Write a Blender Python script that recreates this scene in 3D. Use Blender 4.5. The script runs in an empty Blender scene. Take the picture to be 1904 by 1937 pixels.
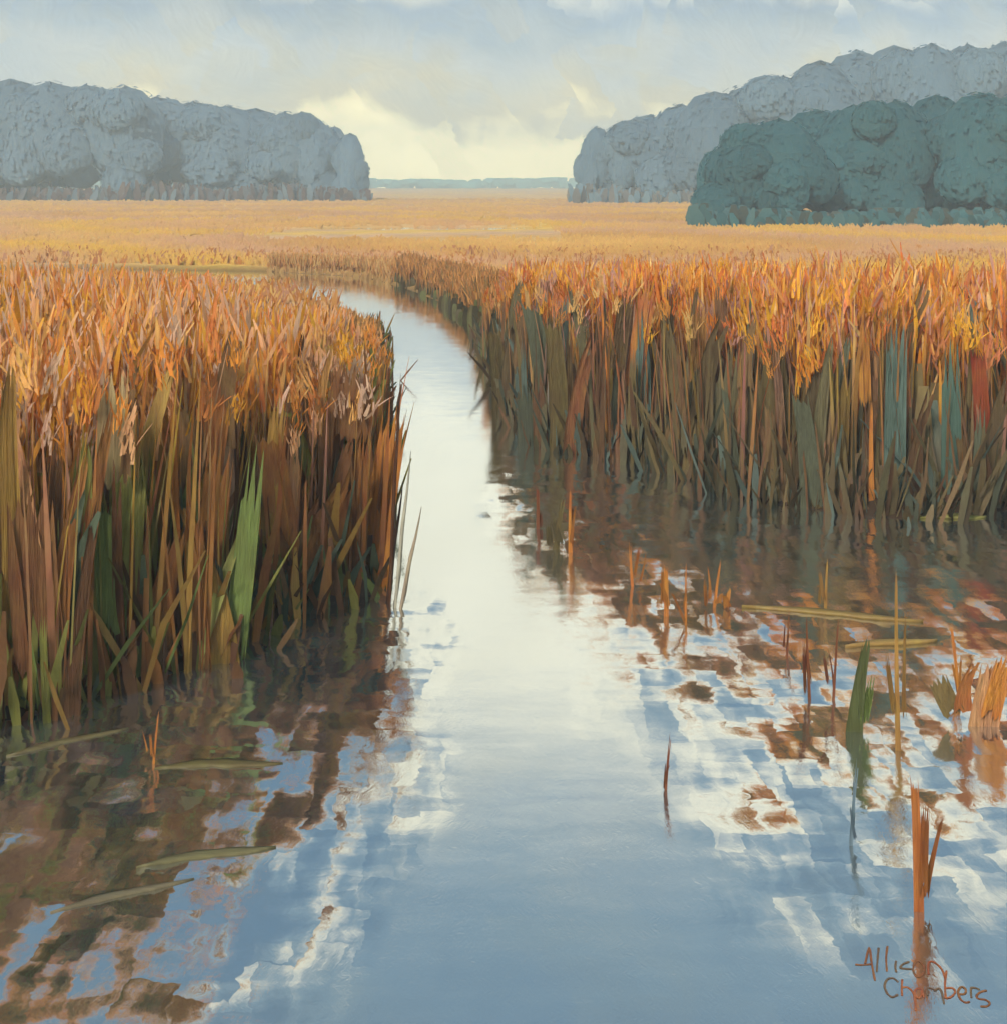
import bpy, math, random
import numpy as np
from mathutils import Vector, Matrix, Euler

R = math.radians
random.seed(7); rng = np.random.default_rng(7)
sc = bpy.context.scene
COL = sc.collection

# ------------------------------------------------------------------ camera
FPX, HC, HOR = 1382.0, 3.4, 182.0            # focal length and horizon row for a 1006 x 1024 picture, eye height
cam_d = bpy.data.cameras.new('camera'); cam = bpy.data.objects.new('camera', cam_d); COL.objects.link(cam)
cam_d.sensor_fit = 'HORIZONTAL'; cam_d.sensor_width = 36.0; cam_d.lens = 36.0 * FPX / 1006.0
cam_d.shift_y = -(512 - HOR) / 1006.0
cam_d.clip_start = 0.1; cam_d.clip_end = 5000
cam.location = (0, 0, HC); cam.rotation_euler = (R(90), 0, 0)
sc.camera = cam

def G(u, v, z=0.0):
    """a point of the 1904 x 1937 view of the photograph -> the ground at height z"""
    px, py = u * 1006 / 1904, v * 1024 / 1937
    d = FPX * (HC - z) / (py - HOR)
    return Vector(((px - 503) * d / FPX, d, z))

# ------------------------------------------------------------------ exposure
sc.view_settings.view_transform = 'Standard'; sc.view_settings.look = 'None'
sc.view_settings.exposure = 0.0; sc.view_settings.gamma = 1.0; sc.view_settings.use_curve_mapping = False
sc.render.engine = 'CYCLES'
sc.cycles.max_bounces = 6; sc.cycles.diffuse_bounces = 2; sc.cycles.glossy_bounces = 3
sc.cycles.transmission_bounces = 2; sc.cycles.volume_bounces = 1; sc.cycles.transparent_max_bounces = 6
sc.cycles.volume_step_rate = 4.0; sc.cycles.use_denoising = True
sc.cycles.use_adaptive_sampling = True; sc.cycles.adaptive_threshold = 0.05; sc.cycles.use_light_tree = False
sc.cycles.caustics_reflective = False; sc.cycles.caustics_refractive = False

# ------------------------------------------------------------------ node helper
class NT:
    def __init__(s, tree): s.t = tree; s.n = tree.nodes; s.l = tree.links
    def node(s, typ, **kw):
        n = s.n.new(typ)
        for k, v in kw.items(): setattr(n, k, v)
        return n
    def put(s, sock, val):
        if isinstance(val, bpy.types.NodeSocket): s.l.new(val, sock)
        elif val is not None: sock.default_value = val
    def math(s, op, a, b=None, c=None, clamp=False):
        n = s.node('ShaderNodeMath', operation=op, use_clamp=clamp)
        for i, v in enumerate((a, b, c)):
            if v is not None: s.put(n.inputs[i], v)
        return n.outputs[0]
    def vmath(s, op, a, b=None, out=0):
        n = s.node('ShaderNodeVectorMath', operation=op)
        s.put(n.inputs[0], a)
        if b is not None:
            if op == 'SCALE': s.put(n.inputs['Scale'], b)
            else: s.put(n.inputs[1], b)
        return n.outputs[out]
    def mix(s, f, a, b, blend='MIX'):
        n = s.node('ShaderNodeMix', data_type='RGBA', blend_type=blend)
        s.put(n.inputs[0], f); s.put(n.inputs[6], a); s.put(n.inputs[7], b)
        return n.outputs[2]
    def noise(s, vec, scale, detail=2.0, rough=0.5, dim='3D', out=0):
        n = s.node('ShaderNodeTexNoise', noise_dimensions=dim)
        s.put(n.inputs['Vector'], vec); n.inputs['Scale'].default_value = scale
        n.inputs['Detail'].default_value = detail; n.inputs['Roughness'].default_value = rough
        return n.outputs[out]
    def voronoi(s, vec, scale, metric='CHEBYCHEV', dim='2D', rnd=0.9):
        n = s.node('ShaderNodeTexVoronoi', voronoi_dimensions=dim, distance=metric)
        s.put(n.inputs['Vector'], vec); n.inputs['Scale'].default_value = scale
        n.inputs['Randomness'].default_value = rnd
        return n
    def ramp(s, fac, stops, interp='LINEAR'):
        n = s.node('ShaderNodeValToRGB'); r = n.color_ramp; r.interpolation = interp
        while len(r.elements) < len(stops): r.elements.new(0.5)
        for e, (p, c) in zip(r.elements, stops): e.position = p; e.color = (*c, 1) if len(c) == 3 else c
        s.put(n.inputs[0], fac); return n.outputs[0]
    def xyz(s, v): 
        n = s.node('ShaderNodeSeparateXYZ'); s.put(n.inputs[0], v); return n.outputs
    def comb(s, x, y, z=0.0):
        n = s.node('ShaderNodeCombineXYZ')
        for i, q in enumerate((x, y, z)): s.put(n.inputs[i], q)
        return n.outputs[0]

def lin(*c):
    out = []
    for v in c:
        v /= 255.0
        out.append(v / 12.92 if v <= 0.04045 else ((v + 0.055) / 1.055) ** 2.4)
    return tuple(out)

# ------------------------------------------------------------------ world: soft cloudy sky over the Sky Texture
SUN_EL, SUN_AZ = R(38), R(-152)            # azimuth from +Y, towards +X positive: behind the viewer's left shoulder
world = bpy.data.worlds.new('World'); sc.world = world; world.use_nodes = True
w = NT(world.node_tree); w.n.clear()
sky = w.node('ShaderNodeTexSky', sky_type='NISHITA'); sky.sun_disc = False
sky.sun_elevation = SUN_EL; sky.sun_rotation = SUN_AZ; sky.air_density = 1.2; sky.dust_density = 2.0
tc = w.node('ShaderNodeTexCoord')
dx, dy, dz = w.xyz(tc.outputs['Generated'])
az = w.math('ARCTAN2', dx, dy)
el = w.math('ARCSINE', dz)
P = w.comb(az, el)
warp = w.vmath('SUBTRACT', w.noise(P, 26, 4, 0.7, out=1), (0.5, 0.5, 0.5))
Pw = w.vmath('ADD', P, w.vmath('SCALE', warp, 0.022))
# brush-like dabs of cloud: rectangular cells in three directions, the cloud value taken per cell
def dabs(width, height, rot, off):
    m = w.node('ShaderNodeMapping'); w.put(m.inputs['Vector'], Pw)
    m.inputs['Rotation'].default_value = (0, 0, R(rot)); m.inputs['Location'].default_value = off
    b = w.node('ShaderNodeTexBrick', offset=0.37, squash=1.6, squash_frequency=3)
    w.put(b.inputs['Vector'], m.outputs[0]); b.inputs['Scale'].default_value = 1.0
    b.inputs['Color1'].default_value = (0, 0, 0, 1); b.inputs['Color2'].default_value = (1, 1, 1, 1)
    b.inputs['Mortar Size'].default_value = 0.0; b.inputs['Brick Width'].default_value = width; b.inputs['Row Height'].default_value = height
    # bristle lines along the stroke
    br = w.noise(w.vmath('MULTIPLY', m.outputs[0], (9 / width * .35, 14 / height * .8, 1)), 1.0, 2, 0.7)
    return w.math('SUBTRACT', b.outputs['Color'], 0.5), w.math('SUBTRACT', br, 0.5)
d1, b1 = dabs(0.085, 0.030, 14, (0.31, 0.17, 0))
d2, b2 = dabs(0.060, 0.022, 58, (0.12, 0.43, 0))
d3, b3 = dabs(0.070, 0.034, 96, (0.71, 0.29, 0))
pick = w.noise(P, 13.0, 2, 0.5)
pk = w.math('MULTIPLY', w.math('SUBTRACT', pick, 0.46), 14.0, clamp=True)
pk2 = w.math('MULTIPLY', w.math('SUBTRACT', 0.44, pick), 14.0, clamp=True)
def sel(x, y, z):
    q = w.math('MULTIPLY', x, w.math('SUBTRACT', 1.0, w.math('ADD', pk, pk2, clamp=True)))
    return w.math('ADD', q, w.math('ADD', w.math('MULTIPLY', y, pk), w.math('MULTIPLY', z, pk2)))
dab = sel(d1, d2, d3); bristle = sel(b1, b2, b3)
n_s = w.math('SUBTRACT', w.noise(w.vmath('ADD', w.vmath('MULTIPLY', Pw, (1.0, 1.6, 1.0)), (3.3, 1.7, 0)), 9.0, 3, 0.5), 0.5)
cl = w.math('ADD', w.math('MULTIPLY', n_s, 0.11), w.math('MULTIPLY', dab, 0.030))
e2 = w.math('DIVIDE', w.math('ADD', el, cl), 0.9, clamp=True)
CREAM, PALE, GREY, BLUE, DEEP = lin(252, 236, 174), lin(212, 220, 218), lin(186, 202, 209), lin(138, 170, 190), lin(106, 142, 172)
CREAM = tuple(2.4 * c for c in CREAM)
CW = tuple(1.3 * c for c in lin(246, 243, 220))
ramp = w.ramp(e2, [(0.0, CREAM), (0.034, CREAM), (0.058, lin(255, 242, 200)), (0.082, lin(230, 231, 214)), (0.106, PALE), (0.128, GREY), (0.143, lin(168, 189, 206)), (0.156, PALE), (0.20, CW), (0.39, CW), (0.45, PALE), (0.53, BLUE), (0.66, DEEP), (1.0, DEEP)], 'LINEAR')
gain = w.math('ADD', 1.0, w.math('ADD', w.math('MULTIPLY', bristle, 0.34), w.math('MULTIPLY', dab, 0.22)))
clouds = w.vmath('SCALE', ramp, w.math('MULTIPLY', gain, 10.0))
skymix = w.mix(0.92, sky.outputs[0], clouds)
bg = w.node('ShaderNodeBackground'); w.put(bg.inputs[0], skymix); bg.inputs[1].default_value = 0.1
world.cycles.sampling_method = 'MANUAL'; world.cycles.sample_map_resolution = 512
wo = w.node('ShaderNodeOutputWorld'); w.l.new(bg.outputs[0], wo.inputs[0])

# ------------------------------------------------------------------ sun
sd = bpy.data.lights.new('sun', 'SUN'); sun = bpy.data.objects.new('sun', sd); COL.objects.link(sun)
sd.energy = 2.9; sd.angle = R(11); sd.color = (1.0, 0.93, 0.82)
sv = Vector((math.cos(SUN_EL) * math.sin(SUN_AZ), math.cos(SUN_EL) * math.cos(SUN_AZ), math.sin(SUN_EL)))
sun.rotation_euler = sv.to_track_quat('Z', 'Y').to_euler()
sun.location = sv * 60

# ------------------------------------------------------------------ materials
def paint_mat(name, source='OBJECT', streak=(60, 60, 5), amt=0.35, rough=0.6, bump=0.25, bscale=0.01, transl=0.0, island=0.0):
    """colour from the object's own colour or from the mesh attribute, with streaks along the blade and a fine ridged relief"""
    m = bpy.data.materials.new(name); m.use_nodes = True
    t = NT(m.node_tree); t.n.clear()
    if source == 'OBJECT':
        oi = t.node('ShaderNodeObjectInfo'); base = oi.outputs['Color']; rnd = oi.outputs['Random']
    else:
        a = t.node('ShaderNodeAttribute', attribute_name='col'); base = a.outputs['Color']; rnd = 0.0
    geo = t.node('ShaderNodeNewGeometry')
    p = t.vmath('MULTIPLY', geo.outputs['Position'], streak)
    n1 = t.noise(p, 1.0, 3, 0.65)
    n2 = t.noise(t.vmath('MULTIPLY', geo.outputs['Position'], (9, 9, 4)), 1.0, 2, 0.5)
    k = t.math('ADD', 1.0, t.math('ADD', t.math('MULTIPLY', t.math('SUBTRACT', n1, 0.5), amt * 2.4), t.math('MULTIPLY', t.math('SUBTRACT', n2, 0.5), amt * 1.2)))
    if island: k = t.math('MULTIPLY', k, t.math('ADD', 1.0 - island / 2, t.math('MULTIPLY', geo.outputs['Random Per Island'], island)))
    c = t.vmath('SCALE', base, k)
    hs = t.node('ShaderNodeHueSaturation'); t.put(hs.inputs['Color'], c)
    t.put(hs.inputs['Hue'], t.math('ADD', 0.5, t.math('MULTIPLY', t.math('SUBTRACT', n2, 0.5), 0.05)))
    bp = t.node('ShaderNodeBump'); bp.inputs['Strength'].default_value = bump; bp.inputs['Distance'].default_value = bscale
    t.put(bp.inputs['Height'], n1)
    b = t.node('ShaderNodeBsdfPrincipled'); t.put(b.inputs['Base Color'], hs.outputs[0])
    b.inputs['Roughness'].default_value = rough; b.inputs['Specular IOR Level'].default_value = 0.3
    t.put(b.inputs['Normal'], bp.outputs[0])
    o = t.node('ShaderNodeOutputMaterial')
    if transl:
        tr = t.node('ShaderNodeBsdfTranslucent'); t.put(tr.inputs[0], hs.outputs[0])
        mx = t.node('ShaderNodeMixShader'); mx.inputs[0].default_value = transl
        t.l.new(b.outputs[0], mx.inputs[1]); t.l.new(tr.outputs[0], mx.inputs[2]); t.l.new(mx.outputs[0], o.inputs[0])
    else: t.l.new(b.outputs[0], o.inputs[0])
    return m
M_LEAF = paint_mat('reed_leaf_paint', 'OBJECT', (60, 60, 3), 0.46, 0.55, 0.8, 0.02, 0.15)
M_BLADE = paint_mat('reed_blade_paint', 'ATTR', (60, 60, 4), 0.32, 0.6, 0.25, 0.01, 0.15, 0.25)
M_GRASS = paint_mat('meadow_grass_paint', 'ATTR', (.25, .12, 1), 0.16, 0.8, 0.0, 0.01, 0.25, 0.05)
M_PLUME = paint_mat('plume_paint', 'OBJECT', (45, 45, 18), 0.30, 0.6, 0.4, 0.015, 0.2, 0.3)
M_CROWN = paint_mat('crown_foliage', 'OBJECT', (0.5, 0.5, 0.25), 0.12, 0.8, 0.0, 0.01, 0.45, 0.12)
M_BARK = paint_mat('bark', 'OBJECT', (6, 6, 1), 0.4, 0.8, 0.3, 0.03)
M_FLOAT = paint_mat('floating_leaf_paint', 'OBJECT', (6, 55, 20), 0.34, 0.45, 0.5, 0.012)
M_GROUND = paint_mat('marsh_ground', 'ATTR', (0.35, 0.7, 1.0), 0.28, 0.85, 0.3, 0.05)

def water_mat():
    m = bpy.data.materials.new('creek_water'); m.use_nodes = True
    t = NT(m.node_tree); t.n.clear()
    geo = t.node('ShaderNodeNewGeometry'); pos = geo.outputs['Position']
    px, py, pz = t.xyz(pos)
    wob = t.vmath('SUBTRACT', t.noise(pos, 2.6, 4, 0.7, out=1), (0.5, 0.5, 0.5))
    p2 = t.vmath('ADD', pos, t.vmath('SCALE', wob, 0.22))
    def facet(wd, ht, rot, off):
        m = t.node('ShaderNodeMapping'); t.put(m.inputs['Vector'], p2)
        m.inputs['Rotation'].default_value = (0, 0, R(rot)); m.inputs['Location'].default_value = off
        b = t.node('ShaderNodeTexBrick', offset=0.41, squash=1.7, squash_frequency=3); t.put(b.inputs['Vector'], m.outputs[0])
        b.inputs['Color1'].default_value = (0, 0, 0, 1); b.inputs['Color2'].default_value = (1, 1, 1, 1)
        b.inputs['Scale'].default_value = 1.0; b.inputs['Mortar Size'].default_value = 0.0
        b.inputs['Brick Width'].default_value = wd; b.inputs['Row Height'].default_value = ht
        return t.math('SUBTRACT', b.outputs['Color'], 0.5)
    fa = facet(0.62, 0.24, 92, (0.13, 0.37, 0)); fb = facet(0.42, 0.30, 4, (0.53, 0.21, 0)); fc = facet(0.34, 0.15, 85, (0.3, 0.7, 0))
    at = t.node('ShaderNodeAttribute', attribute_name='ripple')
    wn = t.noise(t.vmath('MULTIPLY', p2, (1.1, 0.9, 1)), 1.0, 3, 0.6)
    mask = t.math('MINIMUM', t.math('MAXIMUM', t.math('MULTIPLY', t.math('SUBTRACT', t.math('ADD', at.outputs['Fac'], t.math('MULTIPLY', wn, 0.6)), 0.55), 2.2), 0.0), t.math('MAXIMUM', 1.0, t.math('MULTIPLY', at.outputs['Fac'], 1.0)))
    ty = t.math('ADD', t.math('MULTIPLY', t.math('ADD', fa, fc), t.math('ADD', 0.003, t.math('MULTIPLY', mask, 0.19))), t.math('MULTIPLY', fb, t.math('ADD', 0.008, t.math('MULTIPLY', mask, 0.10))))
    sm = t.noise(t.vmath('MULTIPLY', p2, (5.0, 1.3, 1)), 1.0, 3, 0.5)
    sm2 = t.noise(t.vmath('ADD', t.vmath('MULTIPLY', p2, (2.2, 4.5, 1)), (7.3, 2.1, 0)), 1.0, 2, 0.5)
    def steps(v, k):
        return t.math('SUBTRACT', t.math('MULTIPLY', t.math('SUBTRACT', v, 0.5 - 0.5 / k), k, clamp=True), 0.5)
    ty = t.math('ADD', t.math('MULTIPLY', ty, 0.40), t.math('MULTIPLY', t.math('ADD', t.math('MULTIPLY', steps(sm, 3.0), 0.10), t.math('MULTIPLY', steps(sm2, 3.0), 0.045)), mask))
    tx = t.math('MULTIPLY', t.math('ADD', t.math('MULTIPLY', fc, 0.09), t.math('MULTIPLY', fb, 0.05)), mask)
    rip = t.vmath('SUBTRACT', t.noise(t.vmath('MULTIPLY', p2, (1.8, 7, 1)), 1.0, 3, 0.6, out=1), (0.5, 0.5, 0.5))
    rip = t.vmath('SCALE', t.vmath('MULTIPLY', rip, (0.05, 0.12, 0)), t.math('ADD', 0.28, t.math('MULTIPLY', mask, 0.5)))
    nrm = t.vmath('NORMALIZE', t.vmath('ADD', t.comb(tx, ty, 1.0), rip))
    bh = t.noise(t.vmath('MULTIPLY', p2, (80, 6, 1)), 1.0, 3, 0.6)
    bp = t.node('ShaderNodeBump'); bp.inputs['Strength'].default_value = 0.07; bp.inputs['Distance'].default_value = 0.01
    t.put(bp.inputs['Height'], bh); t.put(bp.inputs['Normal'], nrm)
    # the water's own colour: silt and blue, in drifting patches
    pn = t.noise(t.vmath('MULTIPLY', p2, (1.0, .6, 1)), 0.8, 3, 0.6)
    pn = t.math('ADD', pn, t.math('MULTIPLY', fb, 0.16))
    body = t.ramp(pn, [(0.30, lin(70, 80, 88)), (0.46, lin(88, 98, 102)), (0.60, lin(102, 100, 84)), (0.75, lin(76, 100, 112))])
    d = t.node('ShaderNodeBsdfDiffuse'); t.put(d.inputs[0], body); t.put(d.inputs['Normal'], bp.outputs[0])
    g = t.node('ShaderNodeBsdfGlossy'); g.inputs['Roughness'].default_value = 0.07; t.put(g.inputs['Normal'], bp.outputs[0])
    g.inputs[0].default_value = (0.97, 0.98, 0.97, 1)
    fr = t.node('ShaderNodeFresnel'); fr.inputs['IOR'].default_value = 1.7
    fac = t.math('ADD', 0.60, t.math('MULTIPLY', fr.outputs[0], 0.9), clamp=True)
    mx = t.node('ShaderNodeMixShader'); t.put(mx.inputs[0], fac)
    t.l.new(d.outputs[0], mx.inputs[1]); t.l.new(g.outputs[0], mx.inputs[2])
    o = t.node('ShaderNodeOutputMaterial'); t.l.new(mx.outputs[0], o.inputs[0])
    return m
M_WATER = water_mat()

# ------------------------------------------------------------------ mesh helpers
def tag(o, label=None, cat=None, group=None, kind=None):
    if label: o['label'] = label
    if cat: o['category'] = cat
    if group: o['group'] = group
    if kind: o['kind'] = kind
    return o
def mesh(name, verts, faces, mat, cols=None, smooth=True):
    me = bpy.data.meshes.new(name)
    me.from_pydata([tuple(v) for v in verts] if not isinstance(verts, np.ndarray) else verts.tolist(), [], faces)
    if cols is not None:
        a = me.color_attributes.new('col', 'FLOAT_COLOR', 'POINT')
        c = np.ones((len(verts), 4), np.float32); c[:, :3] = np.asarray(cols, np.float32)
        a.data.foreach_set('color', c.ravel())
    me.materials.append(mat)
    if smooth: me.polygons.foreach_set('use_smooth', [True] * len(me.polygons))
    me.update(); return me
def link(name, data, parent=None, loc=(0, 0, 0), rot=(0, 0, 0), scale=(1, 1, 1), color=None):
    o = bpy.data.objects.new(name, data); COL.objects.link(o)
    if parent is not None: o.parent = parent
    o.location = loc; o.rotation_euler = rot; o.scale = scale
    if color is not None: o.color = (*color, 1.0)
    return o
class MB:
    """collects ribbons, tubes and slabs for one mesh"""
    def __init__(s): s.v = []; s.f = []; s.c = []
    def ribbon(s, base, yaw, L, W, lean=(0, 0), bend=0.1, segs=4, col=(1, 1, 1), col2=None, tip=0.15, camber=0.0, root=0.7):
        i0 = len(s.v); wx, wy = math.cos(yaw), math.sin(yaw); nx, ny = -wy, wx
        for k in range(segs + 1):
            t = k / segs
            ww = W * 0.5 * ((root + (1 - root) * min(1, t * 3)) if t < 0.45 else (1 - (1 - tip) * ((t - 0.45) / 0.55) ** 1.6))
            q = bend * t * t * L
            x = base[0] + lean[0] * t * L + nx * q; y = base[1] + lean[1] * t * L + ny * q
            z = base[2] + L * t * (1 - 0.25 * abs(bend) * t)
            if camber:
                row = ((-1, 0), (0, 1), (1, 0))
            else: row = ((-1, 0), (1, 0))
            for a, h in row:
                s.v.append((x + wx * ww * a + nx * camber * W * h, y + wy * ww * a + ny * camber * W * h, z))
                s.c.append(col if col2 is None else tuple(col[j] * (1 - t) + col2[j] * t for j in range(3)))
        n = 3 if camber else 2
        for k in range(segs):
            for a in range(n - 1):
                p = i0 + k * n + a
                s.f.append((p, p + 1, p + n + 1, p + n))
    def tube(s, pts, rad, n=6, col=(1, 1, 1)):
        i0 = len(s.v); m = len(pts)
        pts = [Vector(p) for p in pts]
        for k, p in enumerate(pts):
            d = (pts[min(k + 1, m - 1)] - pts[max(k - 1, 0)]).normalized()
            a = d.orthogonal().normalized() if abs(d.z) < 0.9 else d.cross(Vector((0, 1, 0))).normalized()
            if abs(d.z) < 0.9: a = d.cross(Vector((0, 0, 1))).normalized()
            b = d.cross(a)
            r = rad[k] if isinstance(rad, (list, tuple)) else rad
            for j in range(n):
                th = 2 * math.pi * j / n
                s.v.append(tuple(p + (a * math.cos(th) + b * math.sin(th)) * r)); s.c.append(col)
        for k in range(m - 1):
            for j in range(n):
                p = i0 + k * n; q = p + n
                s.f.append((p + j, p + (j + 1) % n, q + (j + 1) % n, q + j))
        s.f.append(tuple(range(i0 + n - 1, i0 - 1, -1))); s.f.append(tuple(range(i0 + (m - 1) * n, i0 + m * n)))
    def slab(s, outline, z0, z1, col=(1, 1, 1)):
        i0 = len(s.v); n = len(outline)
        for z in (z0, z1):
            for p in outline: s.v.append((p[0], p[1], z)); s.c.append(col)
        s.f.append(tuple(range(i0 + n, i0 + 2 * n))); s.f.append(tuple(range(i0 + n - 1, i0 - 1, -1)))
        for j in range(n): s.f.append((i0 + j, i0 + (j + 1) % n, i0 + n + (j + 1) % n, i0 + n + j))
    def stroke(s, r, L=1.0, W=1.0, M=None, cols=6, rows=4, ragged=.16, taper=.25, ridge=.05, sweep=0.0, curl=0.0):
        """one frayed blade: a sheet of connected strips whose two ends are torn unevenly"""
        i0 = len(s.v); lo = [r.uniform(0, ragged) for _ in range(cols + 1)]; hi = [1 - r.uniform(0, ragged * 1.4) for _ in range(cols + 1)]
        for j in range(rows + 1):
            for i in range(cols + 1):
                a = i / cols - .5; t = lo[i] + (hi[i] - lo[i]) * j / rows
                ww = 1 - taper * t - .15 * taper * (1 - t)
                p = Vector((a * W * ww + sweep * t * t + r.uniform(-.02, .02) * W, ridge * W * ((i % 2) * 2 - 1) * r.uniform(.3, 1) + curl * t * t, t * L))
                s.v.append(tuple(M @ p) if M is not None else tuple(p)); s.c.append((1, 1, 1))
        n = cols + 1
        for j in range(rows):
            for i in range(cols):
                p = i0 + j * n + i; s.f.append((p, p + 1, p + n + 1, p + n))
    def data(s, name, mat, smooth=True, cols=True): return mesh(name, s.v, s.f, mat, s.c if cols else None, smooth)

# ------------------------------------------------------------------ the creek's outline, in metres
WATER = np.array([(-20, 1), (-20, 6.0), (-12, 7.0), (-6, 7.9), (-3.17, 8.7), (-2.79, 9.1), (-2.1, 9.8), (-1.9, 10.7), (-1.4, 11.15),
    (-1.26, 11.6), (-1.5, 15), (-1.9, 20), (-2.4, 26), (-2.9, 31), (-3.9, 36), (-6.0, 40.5), (-9, 42.5), (-16, 44), (-34, 45),
    (-34, 54.5), (-16, 54), (-9, 52.5), (-5.0, 49.5), (-3.0, 44), (-1.7, 39), (-1.0, 35), (-.4, 31), (-.2, 26.5), (.1, 23.4), (0.25, 19.6),
    (.65, 17.6), (1.9, 16.6), (2.6, 14.8), (4.0, 13.95), (5.3, 14.4), (9, 13.4), (16, 11), (20, 9), (20, 1)], float)
def sdist(x, y):
    """signed distance to the water's edge: positive on land"""
    x = np.atleast_1d(np.asarray(x, float)); y = np.atleast_1d(np.asarray(y, float))
    d = np.full(x.shape, 1e9); ins = np.zeros(x.shape, bool)
    n = len(WATER)
    for i in range(n):
        ax, ay = WATER[i]; bx, by = WATER[(i + 1) % n]
        ex, ey = bx - ax, by - ay
        t = np.clip(((x - ax) * ex + (y - ay) * ey) / (ex * ex + ey * ey), 0, 1)
        d = np.minimum(d, np.hypot(x - ax - t * ex, y - ay - t * ey))
        cr = ((ay > y) != (by > y)) & (x < (bx - ax) * (y - ay) / (by - ay + 1e-12) + ax)
        ins ^= cr
    return np.where(ins, -d, d)
# shallow pools in the meadow: narrow slivers of open water
POOLS = [(G(805, 435), 7.5, 3.0), (G(345, 526), 3.4, 0.42)]
def ground_z(x, y):
    s = sdist(x, y)
    z = np.clip(0.02 + s * 0.5, -0.7, 0.16) + 0.03 * np.sin(x * 1.7 + y * 0.6) * (s > 0.5)
    for c, rx, ry in POOLS:
        q = np.hypot((x - c.x) / rx, (y - c.y) / ry)
        z = np.where(q < 1.25, np.minimum(z, 0.02 + 0.5 * np.clip(q - 0.95, 0, 1)), z)
    return z

# ------------------------------------------------------------------ ground
GOLDS = [tuple(1.2 * e for e in c) for c in (lin(224, 174, 92), lin(218, 168, 112), lin(228, 180, 76), lin(214, 166, 122), lin(214, 162, 88), lin(230, 182, 100))]
def gold_at(x, y):
    g = np.array(GOLDS); k = ((np.sin(x * .11 + 1.5 * np.sin(y * .03)) + np.sin(y * .11 + x * .03)) * .25 + .5) * (len(g) - 1)
    k = np.clip(k, 0, len(g) - 1.001); i = k.astype(int); f = (k - i)[:, None]
    return g[i] * (1 - f) + g[i + 1] * f
def build_ground():
    xs = np.unique(np.concatenate([np.linspace(-600, -60, 28), np.linspace(-60, -24, 37), np.linspace(-24, 24, 161), np.linspace(24, 60, 37), np.linspace(60, 600, 28)]))
    ys = np.unique(np.concatenate([np.linspace(-12, 2, 8), np.linspace(2, 56, 217), np.linspace(56, 130, 149), np.linspace(130, 760, 52)]))
    X, Y = np.meshgrid(xs, ys); x = X.ravel(); y = Y.ravel()
    z = ground_z(x, y)
    v = np.stack([x, y, z], 1); nx = len(xs); ny = len(ys)
    f = []
    for j in range(ny - 1):
        b = j * nx
        f += [(b + i, b + i + 1, b + i + nx + 1, b + i + nx) for i in range(nx - 1)]
    s = sdist(x, y)
    mud = np.array(lin(70, 52, 36)); c = np.zeros((len(x), 3))
    gold = gold_at(x, y)
    tt = np.maximum(np.clip((s - 4) / 10, 0, 1), np.clip((y - 24) / 12, 0, 1) * np.clip(s + .3, 0, 1))[:, None]
    c = mud * (1 - tt) + gold * tt
    o = link('marsh_ground', mesh('marsh_ground', v, f, M_GROUND, c)); tag(o, kind='structure')
build_ground()
def build_water():
    """one sheet; its ripple value says how far standing stems break up the surface: most in the shallows under the banks"""
    xs = np.unique(np.concatenate([np.linspace(-60, -7, 12), np.linspace(-7, 9, 65), np.linspace(9, 60, 12)]))
    ys = np.unique(np.concatenate([np.linspace(-10, 4, 6), np.linspace(4, 24, 81), np.linspace(24, 60, 25)]))
    X, Y = np.meshgrid(xs, ys); x = X.ravel(); y = Y.ravel(); nx = len(xs)
    f = [(j * nx + i, j * nx + i + 1, j * nx + i + nx + 1, j * nx + i + nx) for j in range(len(ys) - 1) for i in range(nx - 1)]
    q = np.zeros(len(x))
    for cx, cy, rx, ry in [(-2.9, 7.9, 1.9, 2.6), (-1.6, 10.2, 1.0, 1.6), (2.3, 10.6, 1.6, 4.2), (3.4, 12.5, 2.4, 3.0), (1.75, 7.4, .8, 1.5), (-2.1, 6.5, 1.15, 1.5), (-1.6, 7.6, .8, 1.4), (.9, 15.0, 1.1, 3.2)]:
        q = np.maximum(q, np.clip(1.5 - np.hypot((x - cx) / rx, (y - cy) / ry), 0, 1) * (2.6 if cx < 0 else .85))
    me = mesh('creek_water', np.stack([x, y, x * 0], 1), f, M_WATER, None, False)
    at = me.attributes.new('ripple', 'FLOAT', 'POINT'); at.data.foreach_set('value', q.astype(np.float32))
    tag(link('creek_water', me), kind='structure')
build_water()
for c, rx, ry in POOLS:
    n = 28; o_ = [(c.x + rx * 1.06 * math.cos(2 * math.pi * k / n), c.y + ry * 1.06 * math.sin(2 * math.pi * k / n), 0.09) for k in range(n)]
    if c.y > 60: tag(link('pool_water', mesh('pool_water', o_, [tuple(range(n))], M_WATER, None, False)), kind='structure')

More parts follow.
